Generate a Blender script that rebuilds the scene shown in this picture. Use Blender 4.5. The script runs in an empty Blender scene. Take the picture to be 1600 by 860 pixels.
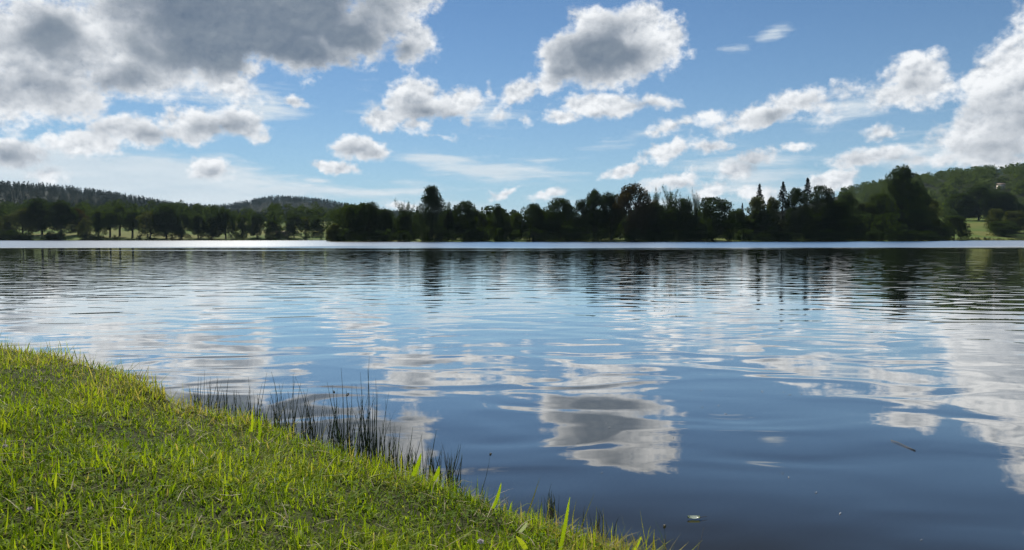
import bpy, bmesh, math, random
import numpy as np

# ------------------------------------------------------------------ camera, sky, sun, exposure
S = bpy.context.scene
COL = S.collection
F_PX, CX, CY = 1155.0, 800.0, 430.0          # focal length and centre in photo pixels
PITCH = math.atan(57.0 / F_PX)               # camera looks a little down
EYE = 1.0                                    # camera height above the water

cam_data = bpy.data.cameras.new('camera')
cam_data.sensor_width = 36.0
cam_data.lens = 36.0 * F_PX / 1600.0
cam_data.clip_start = 0.05
cam_data.clip_end = 30000.0
cam = bpy.data.objects.new('camera', cam_data)
COL.objects.link(cam)
cam.location = (0, 0, EYE)
cam.rotation_euler = (math.pi / 2 - PITCH, 0, math.radians(0.0))
S.camera = cam


def ray(px, py):
    """World direction through a photo pixel."""
    x, y = (px - CX) / F_PX, -(py - CY) / F_PX
    d = np.array([x, math.cos(PITCH) + y * math.sin(PITCH), -math.sin(PITCH) + y * math.cos(PITCH)])
    return d / np.linalg.norm(d)


def at(px, py, dist):
    """World point seen at a photo pixel, at depth dist along +Y."""
    d = ray(px, py)
    return np.array([0, 0, EYE]) + d * (dist / d[1])


def on_level(px, py, z):
    """World point seen at a photo pixel, on the level z."""
    d = ray(px, py)
    return np.array([0, 0, EYE]) + d * ((z - EYE) / d[2])


S.view_settings.view_transform = 'Standard'
S.view_settings.look = 'None'
S.view_settings.exposure = 0.0
S.view_settings.gamma = 1.0
S.view_settings.use_curve_mapping = False
S.cycles.use_denoising = True
S.cycles.denoiser = 'OPENIMAGEDENOISE'
S.cycles.denoising_input_passes = 'RGB'
S.cycles.denoising_prefilter = 'NONE'
S.cycles.max_bounces = 6
S.cycles.diffuse_bounces = 2
S.cycles.glossy_bounces = 3
S.cycles.transmission_bounces = 3
S.cycles.transparent_max_bounces = 4
S.cycles.volume_bounces = 1
S.cycles.use_light_tree = False
S.cycles.sample_clamp_direct = 4.0
S.cycles.sample_clamp_indirect = 1.5

SUN_AZ, SUN_EL = -20.0, 42.0                 # degrees, azimuth from +Y towards +X


def nodes_of(tree):
    """Tiny node-writing helper: nd(type, {input: value or socket}, **properties) -> node."""
    def nd(kind, ins=None, **props):
        n = tree.nodes.new(kind)
        for k, v in props.items():
            setattr(n, k, v)
        for k, v in (ins or {}).items():
            sock = n.inputs[k]
            if hasattr(v, 'node'):
                tree.links.new(v, sock)
            else:
                sock.default_value = v
        return n

    def m(op, a, b=0.0, c=0.0, clamp=False):
        return nd('ShaderNodeMath', {0: a, 1: b, 2: c}, operation=op, use_clamp=clamp).outputs[0]

    def vm(op, a, b=(0, 0, 0)):
        n = nd('ShaderNodeVectorMath', {0: a, 1: b}, operation=op)
        return n.outputs['Value'] if op in ('LENGTH', 'DOT_PRODUCT') else n.outputs[0]

    def step(x, lo, hi, a=0.0, b=1.0):
        return nd('ShaderNodeMapRange', {0: x, 1: lo, 2: hi, 3: a, 4: b}, interpolation_type='SMOOTHSTEP').outputs[0]

    def mix(f, a, b):
        return nd('ShaderNodeMix', {0: f, 6: a, 7: b}, data_type='RGBA').outputs[2]
    return nd, m, vm, step, mix


def build_sky():
    world = bpy.data.worlds.new('World')
    S.world = world
    world.use_nodes = True
    tree = world.node_tree
    tree.nodes.clear()
    nd, m, vm, step, mix = nodes_of(tree)
    sky = nd('ShaderNodeTexSky', sky_type='NISHITA', sun_disc=False, sun_elevation=math.radians(SUN_EL),
             sun_rotation=math.radians(SUN_AZ), altitude=200.0, air_density=1.0, dust_density=0.0, ozone_density=4.0)
    d = vm('NORMALIZE', nd('ShaderNodeTexCoord').outputs['Generated'])
    sep = nd('ShaderNodeSeparateXYZ', {0: d})
    az = m('MULTIPLY', m('ARCTAN2', sep.outputs[0], sep.outputs[1]), 180 / math.pi)
    el = m('MULTIPLY', m('ARCSINE', sep.outputs[2]), 180 / math.pi)
    ae = nd('ShaderNodeCombineXYZ', {0: az, 1: el, 2: 0.0}).outputs[0]
    # edges of the clouds are torn by a noise that shifts the place looked up
    w1 = nd('ShaderNodeTexNoise', {'Vector': d, 'Scale': 13.0, 'Detail': 5.0, 'Roughness': 0.62}, noise_dimensions='3D')
    off = vm('MULTIPLY', vm('SUBTRACT', w1.outputs['Color'], (0.5, 0.5, 0.5)), (3.0, 2.4, 0))
    p = vm('ADD', ae, off)

    def field(blobs, coord):
        out = None
        blobs = [(a, b, c * (0.86 if c < 115 else 0.97), d * (0.86 if c < 115 else 0.97), e, f) for (a, b, c, d, e, f) in blobs]
        for i, (px, py, rx, ry, rot, wgt) in enumerate(blobs):
            if i and i % 8 == 0:                                       # a link that makes the blobs be worked through in turn
                coord = vm('ADD', coord, m('MULTIPLY', out, 1e-7))
            q = ray(px, py)
            a0, e0 = math.degrees(math.atan2(q[0], q[1])), math.degrees(math.asin(q[2]))
            k = 1155.0 * math.pi / 180.0
            mp = nd('ShaderNodeMapping', {'Vector': coord, 'Location': (a0, e0, 0), 'Rotation': (0, 0, math.radians(rot)),
                                          'Scale': (rx / k, ry / k, 1)}, vector_type='TEXTURE').outputs[0]
            v = m('MULTIPLY_ADD', vm('LENGTH', mp), -wgt, wgt)
            out = v if out is None else m('SMOOTH_MAX', out, v, 0.12)
        return out

    # photo pixel x, y, half width, half height, tilt, weight
    cumulus = [
        # wide dark bank at the upper left and its torn lower edge
        (380, 0, 290, 100, 8, 1.15), (300, 56, 180, 76, 12, 1.05), (545, 40, 108, 60, 0, 0.95), (645, 60, 70, 54, 0, 0.75),
        (455, 70, 125, 54, 0, 0.9), (330, -110, 420, 120, 0, 1.2), (60, 70, 140, 90, 0, 1.0), (60, 140, 150, 62, 8, 0.95),
        (190, 40, 120, 70, 30, 0.8), (225, 112, 165, 52, 12, 0.8), (350, 130, 96, 40, -8, 0.5), (400, 112, 56, 36, 0, 0.48), (640, -5, 110, 40, 0, 0.7),
        # long cloud under it
        (140, 222, 80, 24, 10, 0.75), (215, 204, 85, 36, 6, 0.85), (300, 196, 75, 40, 0, 0.85), (375, 196, 54, 38, 0, 0.7), (395, 210, 30, 24, 0, 0.5),
        (10, 242, 60, 26, 0, 0.75), (330, 262, 48, 26, 0, 0.75), (70, 277, 40, 16, 0, 0.4),
        # small puffs
        (562, 230, 66, 26, 0, 0.8), (524, 266, 56, 16, 0, 0.75), (466, 161, 28, 13, 0, 0.5),
        (655, 158, 62, 46, 0, 0.9), (606, 184, 60, 28, 12, 0.75), (712, 162, 58, 34, 0, 0.8), (655, 196, 50, 24, 0, 0.6), (690, 213, 45, 11, 0, 0.4),
        (780, 185, 30, 16, 0, 0.38), (828, 186, 24, 14, 0, 0.42), (760, 150, 20, 20, 0, 0.35),
        # tall cloud in the middle
        (940, 74, 104, 76, 0, 1.1), (918, 38, 58, 46, 0, 0.95), (1002, 44, 66, 48, 0, 0.95), (1048, 60, 50, 40, 0, 0.8), (885, 90, 70, 58, 24, 0.95),
        (825, 142, 66, 34, 22, 0.8), (955, 108, 84, 46, 0, 0.9), (1010, 86, 62, 44, 0, 0.9), (862, 122, 62, 40, 20, 0.85),
        (945, 166, 110, 30, -4, 0.8), (880, 182, 52, 22, 0, 0.65), (1025, 162, 56, 20, -6, 0.65),
        # chain at the right
        (1056, 202, 74, 20, 16, 0.58), (1105, 182, 38, 15, 0, 0.48), (1240, 158, 68, 38, 0, 0.85), (1185, 180, 74, 30, 14, 0.8), (1280, 166, 50, 32, 0, 0.42),
        (1430, 118, 60, 44, 0, 0.85), (1392, 152, 56, 30, 16, 0.62), (1322, 146, 30, 28, 0, 0.36), (1450, 140, 50, 30, 0, 0.6),
        (1605, 135, 88, 92, 0, 1.05), (1548, 124, 56, 44, 0, 0.85), (1565, 200, 112, 52, 12, 0.9), (1500, 222, 76, 32, 0, 0.6), (1700, 110, 120, 150, 0, 1.1),
        (1375, 244, 84, 22, 6, 0.7), (1378, 210, 40, 22, 0, 0.6), (1455, 248, 70, 18, 0, 0.5), (1560, 252, 80, 12, 0, 0.6), (1300, 284, 46, 20, 10, 0.6),
        # low heaps over the wood
        (975, 266, 54, 16, 12, 0.7), (1045, 238, 62, 24, 16, 0.75), (1055, 278, 74, 22, 10, 0.75), (1112, 232, 40, 14, 0, 0.52),
        (1150, 272, 52, 40, 0, 0.75), (1185, 246, 66, 22, 6, 0.7), (1245, 230, 42, 15, 12, 0.55), (1165, 305, 60, 22, 0, 0.7), (1120, 295, 60, 20, 0, 0.65),
        (790, 300, 48, 13, 20, 0.55), (855, 305, 54, 13, 14, 0.55), (620, 322, 80, 9, 0, 0.4),
    ]
    grey = [
        (390, 6, 250, 96, 8, 1.2), (350, 60, 150, 62, 16, 1.0), (540, 48, 95, 46, 0, 0.8), (455, 72, 115, 44, 0, 0.9), (625, 72, 60, 32, 0, 0.5), (330, -120, 420, 120, 0, 1.2),
        (70, 50, 95, 54, 0, 0.52), (60, 140, 120, 46, 0, 0.45), (170, 125, 110, 34, 10, 0.45),
        (940, 80, 108, 70, 0, 0.78), (890, 110, 66, 36, 25, 0.5), (985, 90, 74, 50, 0, 0.6),
        (240, 205, 110, 24, 4, 0.36), (336, 270, 30, 12, 0, 0.3), (15, 248, 50, 16, 0, 0.3), (350, 200, 70, 22, 0, 0.36), (560, 236, 50, 14, 0, 0.32),
        (670, 172, 50, 26, 0, 0.45), (700, 180, 46, 18, 0, 0.35), (1215, 178, 74, 20, 8, 0.38), (1255, 160, 34, 22, 0, 0.34), (1010, 170, 60, 14, 0, 0.4),
        (1600, 190, 90, 40, 10, 0.24), (1570, 228, 110, 22, 0, 0.24), (1400, 250, 80, 16, 0, 0.3), (1425, 136, 36, 22, 0, 0.28), (1185, 262, 66, 40, 0, 0.42), (1060, 285, 66, 14, 0, 0.3),
    ]
    thin = [
        (130, 288, 330, 62, 0, 1.9), (270, 300, 220, 40, 0, 1.5), (60, 266, 150, 34, 0, 1.3), (420, 302, 240, 16, 0, 1.0), (240, 262, 200, 18, 0, 1.0), (330, 285, 160, 14, 0, 1.1), (560, 303, 110, 8, 0, 0.7),
        (495, 285, 36, 7, 0, 0.6), (690, 248, 130, 13, -2, 0.8), (770, 268, 150, 22, -3, 0.85), (840, 276, 90, 12, -3, 0.6),
        (1215, 50, 50, 15, 6, 0.6), (1150, 75, 16, 8, 0, 0.3), (200, 30, 130, 80, 30, 0.7), (380, 165, 110, 40, 0, 0.7), (300, 110, 120, 60, 0, 0.6),
        (760, 175, 90, 36, 0, 0.42), (850, 250, 40, 7, 0, 0.4), (1180, 285, 120, 36, 0, 0.55), (1330, 165, 90, 40, 10, 0.6), (1150, 262, 120, 40, 0, 0.55), (1480, 235, 160, 36, 0, 0.45),
        (620, 330, 300, 26, 0, 0.5), (1050, 320, 240, 20, 0, 0.4), (1000, 215, 90, 14, 14, 0.3), (580, 170, 30, 40, 0, 0.25), (670, 300, 120, 14, 0, 0.35),
    ]
    # elsewhere, outside what is placed above, fair-weather clouds by noise alone
    wild = nd('ShaderNodeTexNoise', {'Vector': vm('MULTIPLY', d, (1, 1, 2.0)), 'Scale': 3.2, 'Detail': 2.0}, noise_dimensions='3D').outputs[0]
    outside = m('MAXIMUM', step(m('ABSOLUTE', az), 40, 52), step(el, 23.0, 34.0))
    wildf = m('ADD', m('MULTIPLY_ADD', wild, 4.2, -2.15), m('MULTIPLY_ADD', m('MULTIPLY', outside, step(el, 1.0, 7.0)), 3.0, -3.0))
    fc = m('MAXIMUM', field(cumulus, p), wildf)
    fg = m('MAXIMUM', field(grey, p), m('MULTIPLY_ADD', wildf, 1.0, -0.35))
    ft = field(thin, vm('ADD', ae, vm('MULTIPLY', off, (1.6, 0.35, 0))))

    ds = vm('MULTIPLY', d, (1.0, 1.0, 1.25))

    def puffs(v):
        return nd('ShaderNodeTexNoise', {'Vector': v, 'Scale': 17.0, 'Detail': 8.0, 'Roughness': 0.54, 'Lacunarity': 2.1}, noise_dimensions='3D').outputs[0]
    def knobs(v):                                                     # rounded heads of heap clouds
        c = nd('ShaderNodeTexVoronoi', {'Vector': v, 'Scale': 24.0, 'Detail': 2.0, 'Roughness': 0.55, 'Lacunarity': 2.3}, feature='F1', normalize=True)
        return m('SUBTRACT', 0.42, c.outputs['Distance'])
    dw = vm('ADD', ds, vm('MULTIPLY', vm('SUBTRACT', w1.outputs['Color'], (0.5, 0.5, 0.5)), (0.05, 0.05, 0.05)))
    up = (-0.003, 0.0, 0.0065)
    n0 = m('ADD', puffs(ds), m('MULTIPLY', knobs(dw), 0.42))
    n1 = m('ADD', puffs(vm('ADD', ds, up)), m('MULTIPLY', knobs(vm('ADD', dw, up)), 0.42))
    n2 = nd('ShaderNodeTexNoise', {'Vector': ds, 'Scale': 95.0, 'Detail': 4.0, 'Roughness': 0.6}, noise_dimensions='3D').outputs[0]
    relief = m('SUBTRACT', n0, n1)
    dens = m('ADD', fc, m('MULTIPLY_ADD', n0, 1.3, -0.70))
    dens = m('ADD', dens, m('MULTIPLY_ADD', n2, 0.46, -0.24))
    alpha = step(dens, 0.04, 0.43)
    thick = step(dens, 0.2, 1.1)
    g = step(m('ADD', fg, m('MULTIPLY_ADD', n0, 1.1, -0.55)), 0.0, 0.66)
    lit = m('ADD', m('MULTIPLY_ADD', thick, -0.16, 0.84), m('MULTIPLY', relief, 3.6), clamp=True)
    white = mix(lit, (0.24, 0.30, 0.38, 1), (0.93, 0.955, 0.98, 1))
    core = mix(m('MULTIPLY_ADD', relief, 1.6, m('MULTIPLY_ADD', n0, 1.2, -0.1), clamp=True), (0.115, 0.165, 0.245, 1), (0.25, 0.30, 0.36, 1))
    ccol = mix(g, white, core)
    # thin high sheets
    n3 = nd('ShaderNodeTexNoise', {'Vector': vm('MULTIPLY', d, (1.0, 1.0, 7.0)), 'Scale': 11.0, 'Detail': 6.0, 'Roughness': 0.6}, noise_dimensions='3D').outputs[0]
    talpha = m('MULTIPLY', step(m('ADD', ft, m('MULTIPLY_ADD', n3, 1.7, -0.85)), -0.02, 0.75), 0.86)
    tcol = mix(m('MULTIPLY_ADD', n3, 1.2, -0.1, clamp=True), (0.55, 0.66, 0.75, 1), (0.82, 0.87, 0.90, 1))

    low = m('MULTIPLY', m('POWER', 2.718, m('MULTIPLY', m('MAXIMUM', el, 0.0), -0.16)), 0.88)   # pale blue air towards the horizon
    scol = mix(low, vm('MULTIPLY', sky.outputs[0], (0.80, 0.98, 1.10)), (6.2, 9.1, 11.4, 1))
    tree.links.new(scol, (bg := nd('ShaderNodeBackground', {'Strength': 0.068})).inputs['Color'])
    bt = nd('ShaderNodeBackground', {'Color': tcol, 'Strength': 1.0})
    bc = nd('ShaderNodeBackground', {'Color': ccol, 'Strength': 1.0})
    s1 = nd('ShaderNodeMixShader', {0: talpha, 1: bg.outputs[0], 2: bt.outputs[0]})
    s2 = nd('ShaderNodeMixShader', {0: alpha, 1: s1.outputs[0], 2: bc.outputs[0]})
    out = nd('ShaderNodeOutputWorld')
    tree.links.new(s2.outputs[0], out.inputs['Surface'])
    world.cycles.sampling_method = 'MANUAL'
    world.cycles.sample_map_resolution = 512


build_sky()

sun_data = bpy.data.lights.new('sun', 'SUN')
sun_data.energy = 5.0
sun_data.angle = math.radians(0.5)
sun_data.color = (1.0, 0.95, 0.86)
sun = bpy.data.objects.new('sun', sun_data)
COL.objects.link(sun)
sun.rotation_euler = (math.radians(90 - SUN_EL), 0, math.radians(180 - SUN_AZ))   # light comes from the sky's sun


# ------------------------------------------------------------------ helpers
def material(name):
    mt = bpy.data.materials.new(name)
    mt.use_nodes = True
    mt.node_tree.nodes.clear()
    return mt, mt.node_tree, nodes_of(mt.node_tree)


def finish(tree, nd, shader):
    out = nd('ShaderNodeOutputMaterial')
    tree.links.new(shader, out.inputs['Surface'])


def mesh_from(name, verts, faces, mat, attrs=None, smooth=False):
    """faces: list of (n, k) int arrays, k corners each."""
    me = bpy.data.meshes.new(name)
    verts = np.asarray(verts, dtype=np.float32)
    me.vertices.add(len(verts))
    me.vertices.foreach_set('co', verts.ravel())
    loops = np.concatenate([f.ravel() for f in faces]).astype(np.int32)
    sizes = np.concatenate([np.full(len(f), f.shape[1], np.int32) for f in faces])
    starts = np.concatenate([[0], np.cumsum(sizes)[:-1]]).astype(np.int32)
    me.loops.add(len(loops))
    me.loops.foreach_set('vertex_index', loops)
    me.polygons.add(len(sizes))
    me.polygons.foreach_set('loop_start', starts)
    me.polygons.foreach_set('loop_total', sizes)
    if smooth:
        me.polygons.foreach_set('use_smooth', np.ones(len(sizes), dtype=bool))
    for an, av in (attrs or {}).items():
        a = me.attributes.new(an, 'FLOAT', 'POINT')
        a.data.foreach_set('value', np.asarray(av, dtype=np.float32))
    me.materials.append(mat)
    me.update(calc_edges=True)
    me.validate()
    return me


def obj(name, me, parent=None, loc=(0, 0, 0), rot=(0, 0, 0), scale=(1, 1, 1)):
    o = bpy.data.objects.new(name, me)
    COL.objects.link(o)
    o.location, o.rotation_euler, o.scale = loc, rot, scale
    if parent:
        o.parent = parent
    return o


def tag(o, label, cat, group=None):
    o['label'], o['category'] = label, cat
    if group:
        o['group'] = group
    return o


def smooth01(x):
    x = np.clip(x, 0, 1)
    return x * x * (3 - 2 * x)


class Geo:
    """Collects tubes, quads and boxes into one mesh."""
    def __init__(self):
        self.v, self.q, self.t, self.n = [], [], [], 0

    def add(self, verts, quads=None, tris=None):
        verts = np.asarray(verts, float)
        if quads is not None and len(quads):
            self.q.append(np.asarray(quads) + self.n)
        if tris is not None and len(tris):
            self.t.append(np.asarray(tris) + self.n)
        self.v.append(verts)
        self.n += len(verts)

    def tube(self, pts, radii, sides=6):
        pts = np.asarray(pts, float)
        k = len(pts)
        tang = np.gradient(pts, axis=0)
        tang /= np.linalg.norm(tang, axis=1)[:, None] + 1e-9
        ref = np.array([0.31, 0.95, 0.05]) if abs(tang[0][2]) > 0.6 else np.array([0.02, 0.05, 1.0])
        u = np.cross(tang, ref)
        u /= np.linalg.norm(u, axis=1)[:, None] + 1e-9
        w = np.cross(tang, u)
        a = np.arange(sides) / sides * 2 * math.pi
        ring = (np.cos(a)[None, :, None] * u[:, None, :] + np.sin(a)[None, :, None] * w[:, None, :])
        v = pts[:, None, :] + ring * np.asarray(radii, float)[:, None, None]
        i = np.arange(k - 1)[:, None] * sides
        j = np.arange(sides)[None, :]
        j2 = (j + 1) % sides
        q = np.stack([i + j, i + j2, i + sides + j2, i + sides + j], -1).reshape(-1, 4)
        v = np.vstack([v.reshape(-1, 3), pts[0], pts[-1]])
        c0, c1, base = k * sides, k * sides + 1, (k - 1) * sides
        t = [(c0, (s + 1) % sides, s) for s in range(sides)] + [(c1, base + s, base + (s + 1) % sides) for s in range(sides)]
        self.add(v, q, t)

    def box(self, lo, hi):
        x0, y0, z0 = lo
        x1, y1, z1 = hi
        v = [(x0, y0, z0), (x1, y0, z0), (x1, y1, z0), (x0, y1, z0), (x0, y0, z1), (x1, y0, z1), (x1, y1, z1), (x0, y1, z1)]
        self.add(v, [(0, 3, 2, 1), (4, 5, 6, 7), (0, 1, 5, 4), (1, 2, 6, 5), (2, 3, 7, 6), (3, 0, 4, 7)])

    def mesh(self, name, mat, smooth=False, attrs=None):
        f = []
        if self.q:
            f.append(np.concatenate(self.q))
        if self.t:
            f.append(np.concatenate(self.t))
        return mesh_from(name, np.concatenate(self.v), f, mat, attrs, smooth)


# ------------------------------------------------------------------ the lie of the land
NEAR = [(-900, 120), (-300, 60), (-60, 22), (-15, 9.7), (-6, 6.75), (-3.95, 5.62), (-3.1, 5.08), (-2.4, 4.55), (-1.95, 4.12), (-1.77, 3.98), (-1.55, 3.93),
        (-1.34, 3.88), (-1.15, 3.69), (-0.96, 3.47), (-0.67, 3.22), (-0.41, 2.98), (-0.25, 2.83), (-0.07, 2.66), (0.11, 2.48), (0.28, 2.31), (0.45, 2.14),
        (0.78, 1.6), (1.0, 0.9), (1.2, 0.0), (1.6, -2), (4, -8), (30, -25), (200, -30), (700, 60)]
FAR = [(620, 250), (450, 350), (330, 400), (270, 395), (215, 372), (185, 318), (152, 272), (120, 252), (60, 238), (0, 233), (-30, 231), (-52, 232), (-58.5, 237), (-62, 260),
       (-66, 320), (-72, 385), (-95, 405), (-160, 400), (-240, 388), (-320, 372), (-500, 345), (-900, 250)]
LAKE = np.array(NEAR + FAR, float)


def shore_distance(x, y):
    """Signed distance to the shoreline, positive on land."""
    x, y = np.asarray(x, float), np.asarray(y, float)
    best = np.full(x.shape, 1e9)
    inside = np.zeros(x.shape, bool)
    for (ax, ay), (bx, by) in zip(LAKE, np.roll(LAKE, -1, axis=0)):
        ex, ey = bx - ax, by - ay
        t = np.clip(((x - ax) * ex + (y - ay) * ey) / (ex * ex + ey * ey), 0, 1)
        best = np.minimum(best, np.hypot(x - ax - t * ex, y - ay - t * ey))
        cross = ((ay > y) != (by > y)) & (x < (bx - ax) * (y - ay) / (by - ay + 1e-12) + ax)
        inside ^= cross
    return np.where(inside, -best, best)


def land(x, y):
    x, y = np.asarray(x, float), np.asarray(y, float)
    d = shore_distance(x, y)
    near = y < 100 + 0.0 * x
    high = smooth01((-1.45 - x) / 0.65)                             # the shoulder of the bank stands higher over the water
    zn = 0.015 + (0.05 + 0.15 * high) * smooth01(d / 0.15) + (0.235 - 0.12 * high) * smooth01(d / 1.5) + 0.02 * np.sin(x * 2.1 + 1) * np.sin(y * 1.7) * smooth01(d / 1.0)
    zn = zn + 0.012 * np.clip(d - 2, 0, 200)
    wl = smooth01((-66 - x) / 12 + 0.5) * smooth01((y - 300) / 60)  # meadow on the left shore
    wr = smooth01((x - 165) / 60)                                  # meadow on the right shore
    slope = 0.012 + 0.085 * wl + 0.085 * wr
    zf = 0.45 * smooth01(d / 3.0 + 0.1) + slope * np.clip(d, 0, 130)
    # three ridges, given by their crest heights along x
    h1 = np.interp(x, [-4000, -2000, -1039, -909, -812, -714, -650, -584, -455, -300, 0, 4000], [80, 88, 84, 82, 66, 48, 45, 34, 22, 12, 6, 6])
    h2 = np.interp(x, [-4000, -1200, -900, -797, -707, -647, -573, -533, -398, -200, 0, 4000], [40, 40, 66, 86, 104, 102, 94, 84, 62, 44, 34, 34])
    h3 = np.interp(x, [-4000, 0, 156, 280, 340, 405, 460, 541, 624, 900, 4000], [0, 0, 2, 8, 16, 30, 47, 60, 65, 72, 78])
    zf = zf + np.maximum(np.maximum(h1 * smooth01((y - 520) / 980) * (1 - smooth01((y - 1600) / 700)), h2 * smooth01((y - 1500) / 800)), 0) + h3 * smooth01((y - 470) / 430) * smooth01((x - 60) / 200) * (1 - smooth01((y - 960) / 600))
    z = np.where(near, zn, zf)
    bed = np.maximum(0.30 * d, -1.6)
    bed = np.where(near, np.maximum(0.5 * d, -1.6) + 0.015, bed + 0.0126)
    return np.where(d > 0, z, bed)


def spaced(*runs):
    out = []
    for a, b, s0, s1 in runs:                                       # from a to b, step growing from s0 to s1
        p = a
        while p < b - 1e-6:
            out.append(p)
            p += s0 + (s1 - s0) * (p - a) / (b - a)
    out.append(runs[-1][1])
    return np.array(out)


def build_ground():
    xs = spaced((-7000, -400, 500, 14), (-400, -90, 5, 5), (-90, -6, 4.0, 0.14), (-6, 2, 0.085, 0.085), (2, 60, 0.14, 4), (60, 420, 4, 5), (420, 7000, 12, 500))
    ys = spaced((-3000, -10, 400, 1.0), (-10, 0, 1, 0.1), (0, 7, 0.09, 0.09), (7, 222, 0.12, 8), (222, 425, 3.2, 4.0), (425, 2400, 10, 50), (2400, 9000, 60, 900))
    X, Y = np.meshgrid(xs, ys)
    Z = land(X.ravel(), Y.ravel())
    v = np.stack([X.ravel(), Y.ravel(), Z], 1)
    nx = len(xs)
    i, j = np.meshgrid(np.arange(nx - 1), np.arange(len(ys) - 1))
    a = (j * nx + i).ravel()
    faces = np.stack([a, a + 1, a + nx + 1, a + nx], 1)
    mt, tree, (nd, m, vm, step, mix) = material('ground_earth_and_meadow')
    pos = nd('ShaderNodeNewGeometry').outputs['Position']
    big = nd('ShaderNodeTexNoise', {'Vector': pos, 'Scale': 0.035, 'Detail': 5.0, 'Roughness': 0.6}).outputs[0]
    fine = nd('ShaderNodeTexNoise', {'Vector': pos, 'Scale': 1.3, 'Detail': 4.0}).outputs[0]
    soil_n = nd('ShaderNodeTexNoise', {'Vector': pos, 'Scale': 38.0, 'Detail': 4.0}).outputs[0]
    meadow = mix(step(big, 0.42, 0.62), (0.10, 0.155, 0.028, 1), (0.19, 0.185, 0.05, 1))
    meadow = mix(m('MULTIPLY', fine, 0.5), meadow, (0.06, 0.08, 0.02, 1))
    soil = mix(soil_n, (0.018, 0.02, 0.008, 1), (0.05, 0.055, 0.018, 1))
    sy = nd('ShaderNodeSeparateXYZ', {0: pos}).outputs[1]
    col = mix(step(sy, 20, 60), soil, meadow)
    col = mix(step(sy, 590, 640), col, (0.012, 0.018, 0.008, 1))      # forest floor on the hills
    b = nd('ShaderNodeBsdfPrincipled', {'Base Color': col, 'Roughness': 0.95})
    b.inputs['Specular IOR Level'].default_value = 0.1
    finish(tree, nd, b.outputs[0])
    o = obj('ground', mesh_from('ground', v, [faces], mt, smooth=True))
    o['kind'] = 'structure'


build_ground()


def build_water():
    mt, tree, (nd, m, vm, step, mix) = material('lake_water')
    pos = nd('ShaderNodeNewGeometry').outputs['Position']
    sep = nd('ShaderNodeSeparateXYZ', {0: pos})
    # the far half of the lake is ruffled by a breeze, with an uneven edge; the near half lies calm
    patch = nd('ShaderNodeTexNoise', {'Vector': vm('MULTIPLY', pos, (0.012, 0.03, 0)), 'Scale': 1.0, 'Detail': 3.0}).outputs[0]
    reach = m('ADD', sep.outputs[1], m('MULTIPLY_ADD', patch, 110.0, -52.0))
    breeze = step(reach, 58.0, 96.0)
    cats = step(nd('ShaderNodeTexNoise', {'Vector': vm('MULTIPLY', pos, (0.02, 0.11, 0)), 'Scale': 1.0, 'Detail': 2.0}).outputs[0], 0.60, 0.72)
    breeze = m('MAXIMUM', breeze, m('MULTIPLY', m('MULTIPLY', cats, step(reach, 36.0, 62.0)), 0.7))
    chop = step(sep.outputs[1], 4.5, 26.0)

    def slopes(scale, det, height, dist=0.4, e=0.012):
        """Slopes along x and y of a noise height field."""
        def h(off):
            return nd('ShaderNodeTexNoise', {'Vector': vm('MULTIPLY', vm('ADD', pos, off), scale), 'Scale': 1.0, 'Detail': det, 'Roughness': 0.45, 'Distortion': dist}, noise_dimensions='2D').outputs[0]
        h0 = h((0, 0, 0))
        k = -height / e
        return nd('ShaderNodeCombineXYZ', {0: m('MULTIPLY', m('SUBTRACT', h((e, 0, 0)), h0), k), 1: m('MULTIPLY', m('SUBTRACT', h((0, e, 0)), h0), k), 2: 0.0}).outputs[0]
    swell = slopes((1.0, 2.0, 0), 0.6, 0.0090, 0.6)                   # slow undulation
    wave = slopes((1.0, 2.5, 0), 1.0, 0.0075, 0.3)                    # cross-lake ripples, longer than they are deep
    ripple = slopes((2.4, 6.2, 0), 0.6, 0.0021, 0.3)
    amp = m('MULTIPLY', m('MULTIPLY_ADD', chop, 0.88, 0.12), step(sep.outputs[1], 14.0, 60.0, 1.0, 0.42))   # smoother again in the lee of the wood

    def times(v, k):
        return nd('ShaderNodeVectorMath', {0: v, 'Scale': k}, operation='SCALE').outputs[0]
    tilt = vm('ADD', swell, times(vm('ADD', wave, ripple), amp))
    nrm = vm('NORMALIZE', vm('ADD', tilt, (0, 0, 1)))
    rough = m('MULTIPLY_ADD', breeze, 0.37, 0.012)
    view = nd('ShaderNodeNewGeometry').outputs['Incoming']
    graze = m('SUBTRACT', 1.0, m('ABSOLUTE', vm('DOT_PRODUCT', view, nrm)), clamp=True)
    mirror = nd('ShaderNodeMapRange', {0: graze, 1: 0.575, 2: 0.93, 3: 0.025, 4: 0.985}).outputs[0]   # steep rise towards grazing views
    body = nd('ShaderNodeBsdfDiffuse', {'Color': (0.020, 0.018, 0.014, 1)})
    gl = nd('ShaderNodeBsdfGlossy', {'Color': (1.0, 0.985, 0.955, 1), 'Roughness': rough, 'Normal': nrm}, distribution='BECKMANN')
    finish(tree, nd, nd('ShaderNodeMixShader', {0: mirror, 1: body.outputs[0], 2: gl.outputs[0]}).outputs[0])
    xs = np.array([-1500, -700, 0, 700, 1500.0])
    v = [(x, y, 0.0) for y in (-70, 100, 250, 470) for x in xs]
    f = np.array([[j * 5 + i, j * 5 + i + 1, j * 5 + i + 6, j * 5 + i + 5] for j in range(3) for i in range(4)])
    o = obj('lake_water', mesh_from('lake_water', v, [f], mt))
    o['kind'] = 'structure'


build_water()


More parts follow.
